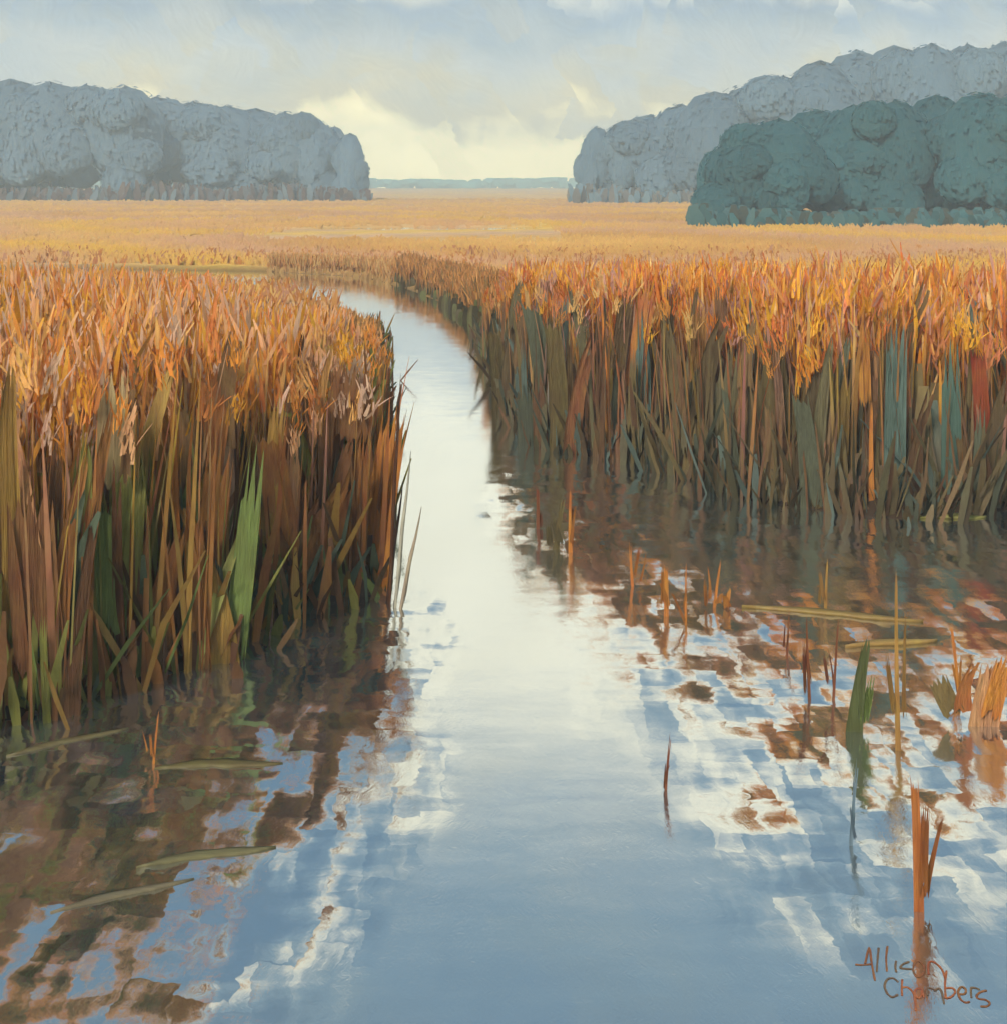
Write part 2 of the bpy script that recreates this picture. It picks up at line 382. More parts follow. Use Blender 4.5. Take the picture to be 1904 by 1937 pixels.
# ------------------------------------------------------------------ trees
def crown_mesh(seed, n=6500):
    """leaf clumps through a lobed volume about 1 wide and 1 tall (base at z = 0); normals follow the lobes"""
    r = np.random.default_rng(seed)
    lobes = [(0, 0, .50, .40, .42)]
    for k in range(9):
        a = r.uniform(0, 2 * math.pi); q = r.uniform(.16, .34)
        lobes.append((q * math.cos(a), q * math.sin(a), r.uniform(.10, .74), r.uniform(.18, .28), r.uniform(.15, .24)))
    V = []; F = []; N = []
    def nrm(d, p):
        q = d * .07 + np.array((p[0] * 1.1, p[1] * 1.1, p[2] - .1)) * 1.0 + np.array((0, 0, .55)); return q / np.linalg.norm(q)
    for lx, ly, lz, lr, lh in lobes:                              # the dense heart of each bough, closed to the light
        i0 = len(V); A, B = 12, 7
        for j in range(B + 1):
            for i in range(A):
                th, ph = 2 * math.pi * i / A, math.pi * j / B
                d = np.array((math.sin(ph) * math.cos(th), math.sin(ph) * math.sin(th), math.cos(ph)))
                k = .9 * r.uniform(.93, 1.05); p = np.array((lx + d[0] * lr * k, ly + d[1] * lr * k, max(.0, lz + d[2] * lh * k)))
                V.append(p); N.append(nrm(d, p))
        for j in range(B):
            for i in range(A): F.append((i0 + j * A + i, i0 + (j + 1) * A + i, i0 + (j + 1) * A + (i + 1) % A, i0 + j * A + (i + 1) % A))
    for i in range(n):
        lx, ly, lz, lr, lh = lobes[r.integers(0, len(lobes))]
        d = r.normal(size=3); d /= np.linalg.norm(d)
        rad = r.uniform(.82, .96)
        p = np.array((lx + d[0] * lr * rad, ly + d[1] * lr * rad, lz + d[2] * lh * rad))
        if p[2] < 0.01: p[2] = r.uniform(.01, .1)
        s = r.uniform(.006, .018); yaw = math.atan2(d[1], d[0]) + math.pi / 2 + r.uniform(-.5, .5)
        a = np.array((math.cos(yaw), math.sin(yaw), r.uniform(-.25, .25))); a -= d * np.dot(a, d); a /= max(np.linalg.norm(a), 1e-6)
        b = np.cross(d, a); b /= max(np.linalg.norm(b), 1e-6)
        if r.random() < .3: a, b = b, -a
        b = b * r.uniform(1.2, 2.6)
        i0 = len(V)
        V += [p - a * s - b * s * .5, p + a * s - b * s * .8, p + a * s * .7 + b * s, p - a * s * .6 + b * s * .9]
        F.append((i0, i0 + 1, i0 + 2, i0 + 3))
        nn = nrm(d, p) + r.normal(size=3) * .05; nn /= np.linalg.norm(nn); N += [nn] * 4
    me = mesh('crown', np.array(V), F, M_CROWN, None, True)
    me.normals_split_custom_set_from_vertices([tuple(q) for q in N])
    return me
def trunk_mesh(seed):
    r = random.Random(seed); b = MB()
    b.tube([(0, 0, -.03), (.006, .004, .15), (-.008, .01, .35), (.01, 0, .6)], [.030, .022, .016, .006], 7)
    for k in range(6):
        a = r.uniform(0, 6.28); h = r.uniform(.14, .42); l = r.uniform(.16, .3)
        b.tube([(0, 0, h), (l * .5 * math.cos(a), l * .5 * math.sin(a), h + l * .35), (l * math.cos(a), l * math.sin(a), h + l * .8)], [.011, .007, .003], 5)
    return b.data('trunk', M_BARK, True, False)
CROWNS = [crown_mesh(100 + k) for k in range(5)]; TRUNKS = [trunk_mesh(200 + k) for k in range(3)]
def tree(u, v_top, dist, width_px, col, label, group, name='tree'):
    """u, v_top: where the crown's top stands in the photograph; dist: metres away"""
    px, py = u * 1006 / 1904, v_top * 1024 / 1937
    x = (px - 503) * dist / FPX; h = (HC + (HOR - py) * dist / FPX) * 1.04
    wd = width_px * 1006 / 1904 * dist / FPX
    root = link(name, None, None, (x, dist, 0.1)); tag(root, label, 'tree', group)
    k = random.randrange(5); rz = random.uniform(0, 6.28)
    j = random.uniform(.92, 1.08)
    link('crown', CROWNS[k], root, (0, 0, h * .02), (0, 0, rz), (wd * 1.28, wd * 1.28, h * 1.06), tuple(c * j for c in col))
    link('trunk', TRUNKS[random.randrange(3)], root, (0, 0, 0), (0, 0, rz), (h * .7, h * .7, h * .9), lin(92, 70, 58))
    return root
ORD = 'first second third fourth fifth sixth seventh eighth ninth tenth eleventh twelfth thirteenth fourteenth fifteenth sixteenth seventeenth eighteenth nineteenth twentieth twenty-first twenty-second twenty-third twenty-fourth twenty-fifth twenty-sixth twenty-seventh twenty-eighth twenty-ninth thirtieth'.split()
def interp(tab, u):
    return float(np.interp(u, [a for a, b in tab], [b for a, b in tab]))
# far left wood; distance haze is tinted into the blue-grey crown colour
TL = [(-200, 130), (0, 150), (140, 158), (270, 165), (290, 182), (420, 200), (560, 214), (600, 225), (660, 250), (690, 300)]
us = [-150, -60, 20, 95, 165, 235, 300, 365, 425, 485, 540, 590, 632, 662]
for i, u in enumerate(us):
    lab = 'hazy blue-grey tree, rightmost of the left wood, beside the bright horizon gap' if i == len(us) - 1 else \
        f'hazy blue-grey tree, {ORD[i]} from the left in the wood beyond the meadow'
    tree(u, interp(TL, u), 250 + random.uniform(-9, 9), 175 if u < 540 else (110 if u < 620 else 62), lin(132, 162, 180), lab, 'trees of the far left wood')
# far right wood, pale blue-grey; crown colour carries haze blue too
TR = [(1075, 280), (1110, 245), (1180, 228), (1260, 212), (1330, 180), (1420, 160), (1500, 140), (1560, 112), (1640, 92), (1760, 84), (1904, 80), (2100, 70)]
us = [1128, 1175, 1230, 1290, 1350, 1415, 1480, 1550, 1620, 1690, 1760, 1830, 1900, 1990, 2080]
for i, u in enumerate(us):
    lab = 'pale grey tree, leftmost of the far right wood, beside the bright horizon gap' if i == 0 else \
        f'pale blue-grey tree, {ORD[i]} from the left in the wood behind the teal trees'
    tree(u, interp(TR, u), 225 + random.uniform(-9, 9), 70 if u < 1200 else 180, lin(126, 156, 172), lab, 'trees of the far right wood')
# nearer right wood, deep teal
TN = [(1310, 300), (1350, 285), (1420, 255), (1470, 225), (1560, 205), (1660, 195), (1740, 185), (1850, 178), (1904, 176), (2100, 165)]
us = [1352, 1405, 1470, 1540, 1612, 1690, 1770, 1850, 1930, 2020]
for i, u in enumerate(us):
    lab = 'small teal tree, leftmost of the nearer right wood' if i == 0 else f'dark teal tree, {ORD[i]} from the left in the nearer right wood'
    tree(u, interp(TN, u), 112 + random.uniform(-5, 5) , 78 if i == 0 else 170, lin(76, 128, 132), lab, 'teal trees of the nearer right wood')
# under-storey along the foot of the woods: brown brush that reads as one mass
def brush(name, us, dist, hmin, hmax, cols, label, n):
    b = MB()
    for i in range(n):
        u = random.uniform(*us); dd = dist + random.uniform(-6, 3); x = (u * 1006 / 1904 - 503) * dd / FPX
        b.ribbon((x, dd, 0), random.uniform(-.7, .7), random.uniform(hmin, hmax) * (.95 + .6 * abs(math.sin(x * .13) * math.sin(x * .047 + 1))), random.uniform(.5, 1.5), (random.uniform(-.3, .3), 0), .2, 2, random.choice(cols), tip=.4)
    tag(link(name, b.data(name, M_BLADE)), label, 'undergrowth', kind='stuff')
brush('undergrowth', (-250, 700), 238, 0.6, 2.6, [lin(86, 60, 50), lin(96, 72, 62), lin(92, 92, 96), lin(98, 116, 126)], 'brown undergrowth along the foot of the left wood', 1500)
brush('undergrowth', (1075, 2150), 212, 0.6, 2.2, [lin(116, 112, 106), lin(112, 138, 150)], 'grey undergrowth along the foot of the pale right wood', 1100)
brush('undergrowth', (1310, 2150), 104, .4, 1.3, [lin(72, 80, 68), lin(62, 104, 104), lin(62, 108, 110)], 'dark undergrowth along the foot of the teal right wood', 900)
def far_woods():
    b = MB()
    for i in range(2600):
        x = random.uniform(-420, 420); y = 700 + random.uniform(-8, 8)
        h = 5.2 + .5 * math.sin(x * .05) + .25 * math.sin(x * .17 + 2)
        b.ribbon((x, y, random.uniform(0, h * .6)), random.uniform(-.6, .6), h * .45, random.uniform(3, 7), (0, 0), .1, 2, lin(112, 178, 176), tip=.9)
    tag(link('distant_woods', b.data('distant_woods', M_BLADE)), 'thin teal line of distant woods on the horizon', 'woods', kind='stuff')
far_woods()

# ------------------------------------------------------------------ meadow grass
def meadow():
    b = MB()
    n = 42000
    d = 34 * (260 / 34.0) ** rng.random(n)               # denser near the viewer
    x = (rng.random(n) * 2 - 1) * (.47 * d + 3)
    s = sdist(x, d)
    gz = ground_z(x, d); gc = gold_at(x, d)
    for i in range(n):
        if s[i] < .6 or gz[i] < 0.085: continue
        dd = d[i]
        c = tuple(gc[i])
        near = max(0, 1 - (dd - 34) / 34)
        if random.random() < near * .75: c = random.choice([lin(214, 140, 60), lin(208, 138, 84), lin(212, 152, 112), lin(200, 128, 58), lin(222, 158, 84)])
        h = random.uniform(.2, .42) * (1 + .6 * near); wv = random.uniform(.05, .16) * (dd / 60) ** .8
        if abs(x[i] - POOLS[0][0].x) < 9 and -22 < dd - POOLS[0][0].y < 1: h *= .1
        for q in range(3):
            b.ribbon((x[i] + random.uniform(-.25, .25), dd + random.uniform(-.25, .25), gz[i] - .05), random.uniform(-.9, .9), h * random.uniform(.7, 1.1), wv * random.uniform(.6, 1.5),
                     (random.uniform(-.6, .6), random.uniform(-.1, .7)), random.uniform(-.3, .3), 2, tuple(e * .95 for e in c), c, tip=.45)
    gm = b.data('meadow_grass', M_GRASS)
    gm.normals_split_custom_set_from_vertices([(0.0, -.35, .94)] * len(b.v))
    tag(link('meadow_grass', gm), 'golden marsh grass filling the wide meadow', 'grass', kind='stuff')
meadow()

# ------------------------------------------------------------------ reeds
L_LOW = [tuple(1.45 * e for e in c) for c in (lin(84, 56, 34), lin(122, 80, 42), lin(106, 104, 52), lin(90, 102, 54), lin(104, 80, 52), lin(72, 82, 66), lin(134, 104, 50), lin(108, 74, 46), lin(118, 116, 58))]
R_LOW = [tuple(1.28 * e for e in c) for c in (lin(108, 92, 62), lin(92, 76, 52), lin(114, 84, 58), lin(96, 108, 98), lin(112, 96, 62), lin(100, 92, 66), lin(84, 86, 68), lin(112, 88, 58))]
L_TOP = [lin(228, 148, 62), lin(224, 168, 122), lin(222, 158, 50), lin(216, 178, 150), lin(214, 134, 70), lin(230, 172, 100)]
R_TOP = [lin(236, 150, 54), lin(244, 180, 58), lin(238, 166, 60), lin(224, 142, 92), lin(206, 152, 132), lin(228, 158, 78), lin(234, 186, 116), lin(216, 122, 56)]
EDGE_L = [(11.6, -1.26), (15, -1.5), (20, -1.9), (26, -2.4), (31, -2.9), (36, -3.9), (40.5, -6.0), (42.5, -9), (45, -34)]
def reed_h(y, x=None):
    """reeds stand tallest near the viewer and thin out towards the bend, where the creek shows over them"""
    h = float(np.interp(y, [8, 12, 18, 26, 40], [2.3, 2.3, 2.2, 1.55, 1.2]))
    if x is not None: h *= 1 + .05 * math.sin(x * 2.1 + y * 1.3) + .04 * math.sin(x * 5.3 - y * 2.2)
    if x is not None and y < 46 and x < interp(EDGE_L, y) + .05:
        lim = np.interp(x / y, [-.36, -.20, -.17, -.115, -.085, -.07], [266, 286, 316, 319, 328, 338])
        h = min(h, HC - .08 - (lim - HOR) * y / FPX)
    return h
# shared shapes
def leaf_mesh(k):
    r = random.Random(40 + k); b = MB()
    wide = k in (2, 5)
    b.stroke(r, 1.0, 1.0, None, 12 if wide else 6, 2 if wide else 4, [.10, .16, .2, .14, .18, .26][k], [.7, .35, .15, .85, .5, .2][k], .05, [.5, -.6, .25, -1.1, 1.0, 0][k], [.3, -.3, .2, .5, -.5, .1][k])
    return b.data('leaf', M_LEAF, True, False)
LEAVES = [leaf_mesh(k) for k in range(6)]
def plume_mesh(k):
    """a shaggy seed head about 1 long, in overlapping tufts"""
    r = random.Random(70 + k); b = MB()
    for i in range(18):
        t = i / 17
        M = Matrix.Translation((r.uniform(-.13, .13), r.uniform(-.08, .08), t * .55)) @ Euler((r.gauss(0, .2), r.gauss(0, .2), r.uniform(-.8, .8))).to_matrix().to_4x4()
        b.stroke(r, r.uniform(.3, .6), r.uniform(.025, .075), M, 2, 2, .3, .6, .06, r.uniform(-.1, .1), r.uniform(-.1, .1))
    return b.data('plume', M_PLUME, True, False)
PLUMES = [plume_mesh(k) for k in range(4)]
def blades_mesh(low, hgt, n, spread, seed, top):
    r = random.Random(seed); b = MB()
    for i in range(n):
        a = r.uniform(0, 6.28); q = spread * math.sqrt(r.random())
        c = r.choice(low); L = hgt * r.uniform(.55, 1.0)
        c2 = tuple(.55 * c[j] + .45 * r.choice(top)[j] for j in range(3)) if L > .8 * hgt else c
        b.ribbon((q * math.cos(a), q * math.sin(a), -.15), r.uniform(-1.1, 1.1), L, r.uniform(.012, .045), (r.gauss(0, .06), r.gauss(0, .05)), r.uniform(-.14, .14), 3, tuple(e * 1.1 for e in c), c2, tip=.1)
    return b.data('stems', M_BLADE)
def pick_spots(x0, x1, y0, y1, s0, s1, gap, n):
    out = []
    cand = np.stack([rng.uniform(x0, x1, n), rng.uniform(y0, y1, n)], 1)
    s = sdist(cand[:, 0], cand[:, 1])
    for (x, y), q in zip(cand, s):
        if s0 < q < s1 and all((x - a) ** 2 + (y - b_) ** 2 > gap * gap for a, b_, _ in out): out.append((x, y, q))
    return out
def clump(x, y, s, low, top, label, group, fam, seed):
    hgt = reed_h(y, x) * random.uniform(.86, 1.06)
    root = link('reed_clump', None, None, (x, y, 0.0)); tag(root, label, 'reeds', group)
    st = link('stems', blades_mesh(fam + low[:3], hgt, 34, .34, seed, top), root); st['kind'] = 'stuff'
    for k in range(20 if s < .62 else 13):                       # broad blades
        a = random.uniform(0, 6.28); q = random.uniform(.05, .36)
        L = hgt * random.uniform(.3, .8); z = -.12 if random.random() < .6 else random.uniform(0, hgt - L)
        c = random.choice(fam) if random.random() < .55 else random.choice(low)
        m = random.uniform(.95, 1.3)
        if z + L > .7 * hgt and random.random() < (.6 if low is L_LOW else .22):
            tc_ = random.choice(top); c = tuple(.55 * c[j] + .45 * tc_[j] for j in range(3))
        wd = random.choice([.05, .09, .14, .18, .24, .32])
        link('leaf', LEAVES[random.randrange(6)], root, (q * math.cos(a), q * math.sin(a), z), (random.gauss(0, .05), random.gauss(0, .07), random.uniform(-.7, .7)), (wd, wd, L), tuple(e * m for e in c))
    for k in range(7):                                           # seed heads
        a = random.uniform(0, 6.28); q = random.uniform(.05, .36); pl = random.uniform(.26, .52)
        link('plume', PLUMES[random.randrange(4)], root, (q * math.cos(a), q * math.sin(a), hgt * random.uniform(.70, .98) - pl * .5), (random.gauss(0, .15), random.gauss(0, .15), random.uniform(-.6, .6)), (pl * random.uniform(.8, 1.5), pl, pl), random.choice(top))
    return root
def bank(side, spots, low, top, group_back):
    front = sorted([q for q in spots if q[2] < .62 and q[1] < 19], key=lambda q: q[0] / q[1])
    back = [q for q in spots if not (q[2] < .62 and q[1] < 19)]
    nm = [('dark brown', [0, 4]), ('sienna', [1, 6]), ('olive', [2, 8]), ('green', [3, 8]), ('rust', [7, 1]), ('olive', [2, 3]), ('ochre', [6, 8])] if side == 'left' else \
         [('drab brown', [0, 1]), ('rust', [2, 7]), ('teal-grey', [3, 6]), ('ochre-brown', [4, 7]), ('umber', [1, 5])]
    for i, (x, y, s) in enumerate(front):
        w_, ids = nm[random.randrange(len(nm))]
        fam = [low[j] for j in ids]
        where = 'from the left along the waterline of the left bank' if side == 'left' else 'from the creek along the waterline of the right bank'
        label = f'{w_} reed clump {ORD[i]} {where}'
        clump(x, y, s, low, top, label, f'reed clumps along the {side} waterline', fam, 1000 + i + (500 if side == 'left' else 0))
    for i, (x, y, s) in enumerate(back):
        w_, ids = nm[random.randrange(len(nm))]
        clump(x, y, s, low, top, f'{w_} reed clump with orange top behind the front row of the {side} bank', group_back, [low[j] for j in ids], 3000 + i + (900 if side == 'left' else 0))
spots_l = pick_spots(-5.2, -.7, 7.5, 19, .05, 1.7, .52, 6000)
spots_r = pick_spots(-.6, 7.2, 13, 27, .05, 1.7, .56, 9000)
bank('left', spots_l, L_LOW, L_TOP, 'reed clumps packed behind the left front row')
bank('right', spots_r, R_LOW, R_TOP, 'reed clumps packed behind the right front row')

def reed_bed(name, x0, x1, y0, y1, s0, s1, n, low, top, label, hk=1.0):
    b = MB()
    xs = rng.uniform(x0, x1, n); ys = rng.uniform(y0, y1, n); s = sdist(xs, ys)
    for x, y, q in zip(xs, ys, s):
        if not (s0 < q < s1) or abs(x) > .44 * y + 2: continue
        hgt = reed_h(y, x) * hk * random.uniform(.80, 1.06)
        if y > 33: hgt *= .62
        if y > 43 and x < -3.6: hgt = min(hgt, .4); low_, top_ = [lin(190, 150, 92)], [lin(220, 176, 110), lin(214, 150, 86)]
        else: low_, top_ = low, top
        if hgt < .25: continue
        c = random.choice(low_)
        for k in range(3):
            t = random.choice(top_)
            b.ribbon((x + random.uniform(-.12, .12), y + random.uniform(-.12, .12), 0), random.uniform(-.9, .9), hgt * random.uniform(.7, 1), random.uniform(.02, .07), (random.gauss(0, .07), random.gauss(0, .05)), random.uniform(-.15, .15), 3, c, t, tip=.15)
        if q < 2.2:
            for k in range(2):                                   # the dense lower foliage that closes the stand
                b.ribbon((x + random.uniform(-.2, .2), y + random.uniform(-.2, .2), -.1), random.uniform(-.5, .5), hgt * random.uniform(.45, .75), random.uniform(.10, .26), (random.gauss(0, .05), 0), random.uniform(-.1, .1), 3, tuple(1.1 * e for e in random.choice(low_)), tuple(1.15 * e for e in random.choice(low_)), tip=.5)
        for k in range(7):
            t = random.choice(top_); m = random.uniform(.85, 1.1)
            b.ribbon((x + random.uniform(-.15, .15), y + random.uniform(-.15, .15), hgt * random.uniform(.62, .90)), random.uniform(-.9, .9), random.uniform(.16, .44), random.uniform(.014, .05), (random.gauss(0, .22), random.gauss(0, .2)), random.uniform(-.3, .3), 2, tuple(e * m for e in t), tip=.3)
    tag(link(name, b.data(name, M_BLADE)), label, 'reeds', kind='stuff')
reed_bed('reed_bed', -9, -.8, 8.5, 30, .55, 9.5, 15000, L_LOW, L_TOP, 'deep bed of peach and orange topped reeds filling the left bank')
reed_bed('reed_bed', -.9, 13, 14, 32, .55, 6.5, 17000, R_LOW, R_TOP, 'deep bed of orange topped reeds filling the right bank')
reed_bed('bank_reeds', -9, 2, 23, 54, .02, 1.8, 12000, [lin(92, 78, 48), lin(74, 66, 40), lin(104, 92, 60), lin(110, 112, 64)], [lin(190, 130, 66), lin(206, 144, 76), lin(150, 116, 66), lin(216, 152, 82)], 'dark olive reeds along the far bend of the creek', .85)

# ------------------------------------------------------------------ sedge that frays the waterline
def sedge():
    b = MB(); n = len(WATER)
    for i in range(3, n - 3):
        a = Vector(WATER[i]); c = Vector(WATER[i + 1]); L = (c - a).length
        if max(a.y, c.y) > 33: continue
        left = i < 18; p_front = max(a.y, c.y) < 18
        pal = L_LOW if left else R_LOW
        for k in range(int(L * (70 if p_front else 34))):
            p = a.lerp(c, random.random()); x = p.x + random.gauss(0, .13); y = p.y + random.gauss(0, .13)
            if abs(x) > .42 * y + 1: continue
            cc = random.choice(pal); m = random.uniform(.6, 1.1)
            b.ribbon((x, y, -.05), random.uniform(-1, 1), random.uniform(.12, .65) * (random.choice([1, 1, 1.8]) if p_front else 1), random.uniform(.02, .10), (random.gauss(0, .25), random.gauss(0, .2)), random.uniform(-.3, .3), 2, tuple(e * m for e in cc), tip=.3)
    tag(link('waterline_sedge', b.data('waterline_sedge', M_BLADE)), 'short brown sedge fraying both waterlines', 'sedge', kind='stuff')
sedge()

# ------------------------------------------------------------------ single plants and drift one can pick out
def upright(name, u, v0, v1, w_px, col, label, cat, lean=0.0, shape=0, mat=None, group=None, z=0.0, kids=None):
    """a single standing blade or stem: foot at (u, v0), top at row v1 of the photograph's view"""
    p = G(u, v0, z); L = (v0 - v1) * 1024 / 1937 * p.y / FPX; W = w_px * 1006 / 1904 * p.y / FPX
    if name == 'standing_reed': q_ = 1 + .42 / p.y; p = Vector((p.x * q_, p.y * q_, 0.0)); W *= .72; L += .1
    if name == 'reed_shoot': W *= .62
    root = link(name, None, None, p); tag(root, label, cat, group)
    link('leaf' if shape < 6 else 'stalk', LEAVES[shape] if shape < 6 else STALK, root, (0, 0, -.2), (0, lean, random.uniform(-.25, .25)), (W, W, L + .2), col)
    for du, f, wf, c2, ln in (kids or []):
        link('leaf', LEAVES[random.randrange(6)], root, (du * p.y / FPX * .53, random.uniform(-.03, .03), L * random.uniform(0, .2)), (0, ln, random.uniform(-.4, .4)), (W * wf, W * wf, L * f), c2)
    return root
def stalk_mesh():
    b = MB(); b.tube([(0, 0, 0), (.15, 0, .3), (-.1, .1, .65), (.2, 0, 1.0)], [.5, .46, .4, .22], 6)
    return b.data('stalk', M_LEAF, True, False)
STALK = stalk_mesh()
OR, GO, RU, OL, GR, TE, KH, PE = lin(216, 138, 66), lin(190, 146, 78), lin(146, 88, 58), lin(120, 104, 66), lin(122, 138, 70), lin(108, 128, 118), lin(138, 126, 96), lin(214, 160, 114)
# right shallows: orange and rust shoots standing in the water
for u, v0, v1, wd, c, ln, lab in [
    (1258, 1166, 1052, 17, OR, .04, 'bright orange shoot in the shallows, left of two below the pale water bars'),
    (1297, 1182, 1062, 11, OR, -.02, 'thin orange shoot right beside the leftmost shoot of the shallows'),
    (1345, 1150, 1058, 16, OR, .10, 'orange shoot with a grey stem touching the fallen stalk'),
    (1368, 1150, 1112, 30, OR, .05, 'short stubby orange tuft at the left end of the fallen stalk'),
    (1016, 1000, 905, 13, RU, .03, 'thin rust shoot in the water nearest the bright creek'),
    (1050, 1040, 930, 26, OL, .0, 'stout olive shoot at the creek side of the right shallows'),
    (1080, 1046, 925, 18, OR, -.05, 'orange shoot beside the stout olive one at the creek side'),
    (1200, 1110, 1020, 12, OR, -.12, 'small leaning orange shoot below the right bank near the creek'),
    (1486, 1246, 1152, 11, RU, .02, 'rust stem standing just under the fallen stalk, leftmost of three'),
    (1533, 1322, 1160, 15, RU, -.06, 'tall rust stem under the middle of the fallen stalk'),
    (1573, 1326, 1165, 13, RU, .04, 'slim rust stem between the tall rust stem and the green blade'),
    (1700, 1420, 1075, 22, GO, -.03, 'tall ochre stem crossing the fallen stalk near its right end'),
    (1560, 1152, 1055, 14, GO, .0, 'short golden stem standing behind the fallen stalk'),
    (1820, 1320, 1150, 12, OR, -.10, 'thin orange stem leaning left of the peach clump at the right edge'),
    (1738, 1725, 1430, 34, lin(190, 118, 62), .0, 'long rust-orange stem standing alone in the lower right water'),
    (1606, 1600, 1428, 17, lin(124, 146, 160), .02, 'slim blue-grey stem reflection, built as an upright blade, in the lower right water'),  # a stem's reflection, made as a standing blue-grey blade
    (1255, 1495, 1380, 12, RU, .03, 'tiny rust stem in the pale water right of the middle'),
    (286, 1445, 1342, 12, OR, .06, 'thin orange stem in the dark water below the left bank')]:
    upright('reed_shoot', u, v0, v1, wd, c, lab, 'reed', ln, random.choice([0, 1, 1, 4]), group='single shoots standing in the water', kids=[(random.uniform(-12, 12), random.uniform(.35, .75), .8, tuple(.6 * e for e in c), random.gauss(0, .15)) for _ in range(2)])
upright('water_plant', 1612, 1385, 1205, 44, lin(92, 98, 58), 'broad dark green blade standing below the ochre stalk in the right shallows', 'reed', .03, 0, kids=[(20, .55, .5, GR, .25)])
# the peach clump at the right edge
upright('peach_clump', 1850, 1375, 1245, 60, PE, 'peach and orange leaf clump in the water at the right edge', 'plant', .12, 2, kids=[(-26, .8, .8, lin(206, 134, 76), -.3), (18, 1.0, .7, OR, .25), (-40, .6, .7, lin(132, 112, 70), -.6), (8, .7, .6, lin(176, 122, 72), .05)])
# blades that stand out in the banks
for u, v0, v1, wd, c, ln, sh, lab in [
    (86, 1120, 742, 60, GR, .0, 0, 'broad bright green blade near the left edge of the left bank'),
    (232, 860, 600, 26, lin(150, 156, 62), .03, 3, 'slim lime green blade high in the left bank'),
    (132, 840, 575, 22, lin(138, 146, 62), -.03, 0, 'slim pale green blade high at the far left of the left bank'),
    (492, 1148, 975, 46, lin(82, 98, 52), .0, 1, 'broad grass-green blade at the foot of the left bank'),
    (402, 1010, 795, 15, OR, -.06, 4, 'thin curved orange blade in the middle of the left bank'),
    (530, 1165, 930, 13, PE, .02, 3, 'thin peach stem right of the grass-green blade on the left bank'),
    (345, 1090, 760, 32, lin(206, 146, 56), .05, 0, 'golden blade rising through the left bank'),
    (560, 1100, 790, 58, lin(150, 76, 36), .0, 1, 'broad sienna blade in the right half of the left bank'),
    (640, 1120, 800, 46, lin(96, 106, 74), .02, 2, 'broad grey-green blade near the creek end of the left bank'),
    (470, 1130, 850, 44, lin(84, 104, 76), .0, 5, 'broad blue-green blade beside the golden blade of the left bank'),
    (140, 1300, 860, 80, lin(134, 74, 40), .0, 5, 'wide rust-brown blade low on the left bank'),
    (250, 1290, 1000, 60, lin(124, 122, 58), .0, 2, 'wide olive blade low on the left bank'),
    (35, 1360, 960, 54, lin(112, 96, 72), .0, 1, 'wide umber blade at the left edge of the left bank')]:
    upright('standing_reed', u, v0, v1, wd, c, lab, 'reed', ln, sh, z=.0, group='single blades that stand out in the banks')
for u, v0, v1, wd, c, ln, sh, lab in [
    (985, 730, 590, 50, lin(84, 106, 98), .0, 2, 'wide teal blade at the creek end of the right bank'),
    (1216, 885, 590, 46, TE, .0, 5, 'wide pale teal blade in the middle of the right bank'),
    (1690, 985, 622, 70, TE, .0, 2, 'wide grey-teal blade left of two near the right edge'),
    (1800, 975, 650, 60, lin(92, 118, 106), .0, 5, 'wide grey-teal blade right of two near the right edge'),
    (1862, 972, 640, 56, lin(158, 78, 46), .0, 1, 'wide rust-red blade at the right edge of the right bank'),
    (1148, 880, 545, 18, OR, .0, 3, 'narrow orange stem standing tall in the right bank'),
    (1240, 882, 610, 24, lin(186, 136, 76), -.10, 0, 'leaning tan blade beside the pale teal one on the right bank'),
    (1340, 905, 720, 60, lin(112, 100, 74), .10, 3, 'pointed drab blade leaning right in the right bank'),
    (1455, 960, 640, 130, lin(112, 96, 62), .0, 5, 'very wide drab olive blade in the right half of the right bank'),
    (1575, 975, 700, 80, lin(122, 96, 48), .0, 2, 'wide ochre-brown blade beside the very wide drab one'),
    (1060, 868, 590, 64, lin(124, 106, 66), .0, 1, 'wide khaki blade near the creek end of the right bank'),
    (1650, 985, 790, 22, OR, -.04, 0, 'slim orange blade between the ochre and teal blades')]:
    upright('standing_reed', u, v0, v1, wd, c, lab, 'reed', ln, sh, z=.0, group='single blades that stand out in the banks')
# pale broken stems leaning out of the left bank's tip
for i, (u, v0, v1, ln, c) in enumerate([(742, 1150, 890, .10, lin(206, 200, 180)), (733, 1148, 760, .05, lin(96, 62, 40)), (748, 1152, 980, .2, lin(196, 176, 150)), (726, 1140, 940, .13, lin(70, 46, 32))]):
    upright('broken_reed', u, v0, v1, 9, c, ['pale cream stem leaning over the creek at the left bank tip', 'tall dark stem at the very tip of the left bank', 'tan stem leaning farthest over the creek from the left bank', 'short blackish stem at the tip of the left bank'][i], 'reed', ln, 6, group='stems at the tip of the left bank')

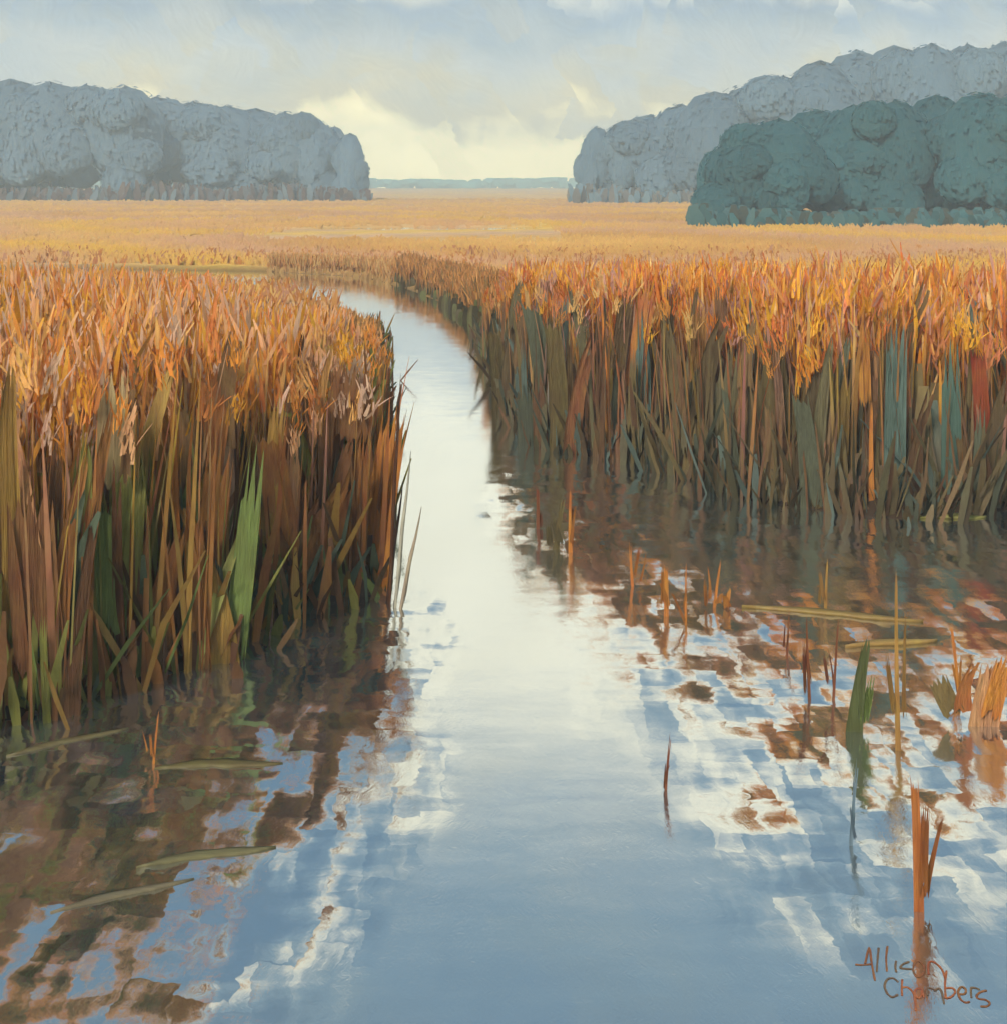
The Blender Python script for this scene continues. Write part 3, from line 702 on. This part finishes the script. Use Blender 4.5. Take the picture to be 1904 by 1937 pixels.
def lying(name, a, c, w_px, col, label, cat, group=None, z=.006, seed=1, mid=None):
    """a long leaf afloat between two points of the photograph's view: a tapered, ridged, slightly lifted body with thickness"""
    r = random.Random(seed); A = G(*a); C = G(*c); n = 9; b = MB()
    d = (C - A); L = d.length; d.normalize(); s_ = Vector((-d.y, d.x, 0))
    W = w_px * 1024 / 1937 * ((A.y + C.y) / 2) ** 2 / (FPX * HC) * max(.35, abs(d.x)) * .62 + .01
    top = []; bot = []
    for k in range(n + 1):
        t = k / n; p = A.lerp(C, t) - A; ww = W * .5 * (math.sin(math.pi * min(1, t * .97 + .01)) ** 1.1) * r.uniform(.75, 1.2) + .002
        bow = s_ * (math.sin(math.pi * t * 1.5) * W * .3)
        for q, zz in ((-1, 0.0), (-.35, .005), (.35, .003), (1, 0.0)):
            b.v.append(tuple(p + bow + s_ * ww * q + Vector((0, 0, z + zz * r.uniform(.6, 1.2))))); b.c.append((1, 1, 1))
        for q in (-.8, .8):
            b.v.append(tuple(p + bow + s_ * ww * q + Vector((0, 0, -.01)))); b.c.append((1, 1, 1))
    for k in range(n):
        p = k * 6; q = p + 6
        for i in range(3): b.f.append((p + i, p + i + 1, q + i + 1, q + i))
        b.f.append((p + 4, q + 4, q + 5, p + 5)); b.f.append((p, q, q + 4, p + 4)); b.f.append((p + 3, p + 5, q + 5, q + 3))
    b.f.append((0, 4, 5, 3, 2, 1)); e = n * 6; b.f.append((e, e + 1, e + 2, e + 3, e + 5, e + 4))
    o = link(name, b.data(name, M_FLOAT, True, False), None, A, color=col); tag(o, label, cat, group)
    return o
lying('drifting_reed', (12, 1432), (240, 1376), 18, lin(112, 100, 68), 'long khaki leaf afloat near the left edge, farthest of the four', 'leaf', 'long leaves afloat below the left bank', seed=1)
lying('drifting_reed', (292, 1455), (535, 1440), 24, lin(108, 96, 58), 'long olive-brown leaf afloat beside the thin orange stem', 'leaf', 'long leaves afloat below the left bank', seed=2)
lying('drifting_reed', (258, 1642), (520, 1598), 26, lin(118, 110, 74), 'long khaki-green leaf afloat, nearest the blue water', 'leaf', 'long leaves afloat below the left bank', seed=3)
lying('drifting_reed', (95, 1728), (365, 1660), 20, lin(122, 110, 84), 'long tan leaf afloat, lowest of the four in the left water', 'leaf', 'long leaves afloat below the left bank', seed=4)
lying('fallen_reed', (1402, 1150), (1745, 1176), 12, lin(150, 122, 66), 'long ochre reed stalk fallen across the right shallows', 'reed', z=.02, seed=5)
lying('fallen_reed', (1598, 1226), (1768, 1212), 12, lin(164, 130, 72), 'short ochre stalk floating beneath the long fallen one', 'reed', z=.02, seed=6)
lying('fallen_reed', (1730, 982), (1855, 975), 22, lin(146, 138, 74), 'yellow-green leaf afloat at the foot of the right bank', 'leaf', z=.015, seed=9)
# thin orange handwriting laid on the water
def lettering():
    """two handwritten lines; strokes in the 1904-wide zoom of the picture's lower right corner"""
    def Q(x, y): return G((3400 + x * 627 / 1904) / 2.115, (3780 + y * 316 / 960) / 2.1146)
    W1 = {'A': [[(180, 225), (230, 35), (262, 230), (300, 430)], [(60, 240), (150, 245), (255, 235)]], 'l': [[(345, 40), (332, 180), (322, 325)]], 'l2': [[(452, 20), (436, 160), (446, 320)]],
          'i': [[(556, 200), (548, 270), (560, 330)]], 's': [[(715, 205), (640, 235), (612, 280), (690, 292), (760, 300), (775, 345)]],
          'o': [[(800, 200), (768, 260), (775, 340), (830, 390), (890, 340), (895, 260), (840, 205), (800, 200)]], 'n': [[(950, 355), (948, 240), (985, 200), (1060, 240), (1120, 310), (1150, 400)]]}
    W2 = {'C': [[(580, 450), (520, 405), (450, 420), (418, 500), (450, 590), (510, 635), (575, 605)]], 'h': [[(632, 425), (626, 520), (630, 615)], [(628, 520), (690, 515), (750, 560), (785, 640), (795, 800)]],
          'a': [[(860, 530), (800, 540), (785, 600), (830, 650), (870, 600), (865, 530), (895, 640)]], 'm': [[(940, 615), (938, 525), (1010, 540), (1030, 560)], [(1030, 550), (1080, 530), (1115, 590), (1140, 715)]],
          'b': [[(1170, 315), (1152, 470), (1160, 650)], [(1160, 525), (1240, 525), (1275, 570), (1230, 630), (1165, 650)]], 'e': [[(1315, 600), (1390, 595), (1400, 540), (1350, 510), (1310, 570), (1340, 660), (1400, 700), (1450, 690)]],
          'r': [[(1470, 640), (1465, 530), (1520, 525), (1570, 545)]], 's': [[(1655, 555), (1585, 572), (1535, 620), (1560, 655), (1640, 668), (1692, 705), (1665, 745), (1580, 748)]]}
    for k, (wd, lab) in enumerate(((W1, 'upper line of thin orange handwriting on the blue water at lower right'), (W2, 'lower line of thin orange handwriting on the blue water at lower right'))):
        root = link('lettering', None, None, Q(400, 300)); tag(root, lab, 'lettering', 'orange handwriting on the water'); root.scale = (1, 1, .3)
        for ch, strokes in wd.items():
            b = MB()
            for st in strokes:
                pts = [Vector((*Q(*p).xy, .006)) - root.location for p in st]; sm = []
                for i in range(len(pts) - 1):                         # smooth the pen line
                    p0, p1, p2_, p3 = pts[max(i - 1, 0)], pts[i], pts[i + 1], pts[min(i + 2, len(pts) - 1)]
                    for t in (0, .25, .5, .75):
                        sm.append(.5 * ((2 * p1) + (p2_ - p0) * t + (2 * p0 - 5 * p1 + 4 * p2_ - p3) * t * t + (3 * p1 - p0 - 3 * p2_ + p3) * t ** 3))
                sm.append(pts[-1])
                b.tube(sm, [.0055 * random.uniform(.7, 1.1) for _ in sm], 5)
            link('letter', b.data('letter', M_LEAF, True, False), root, color=random.choice([lin(196, 112, 70), lin(170, 108, 66), lin(140, 110, 84)]))
lettering()

# ------------------------------------------------------------------ air
def haze():
    b = MB(); b.slab([(-640, -14), (640, -14), (640, 780), (-640, 780)], -1.8, 34)
    m = bpy.data.materials.new('haze'); m.use_nodes = True; t = NT(m.node_tree); t.n.clear()
    v = t.node('ShaderNodeVolumePrincipled'); v.inputs['Color'].default_value = (.70, .87, 1.0, 1); v.inputs['Density'].default_value = .0020
    v.inputs['Anisotropy'].default_value = .0
    o = t.node('ShaderNodeOutputMaterial'); t.l.new(v.outputs[0], o.inputs['Volume'])
    me = mesh('haze', b.v, b.f, m, None, False)
    tag(link('haze', me), 'thin pale haze over the whole marsh', 'haze', kind='stuff')
haze()
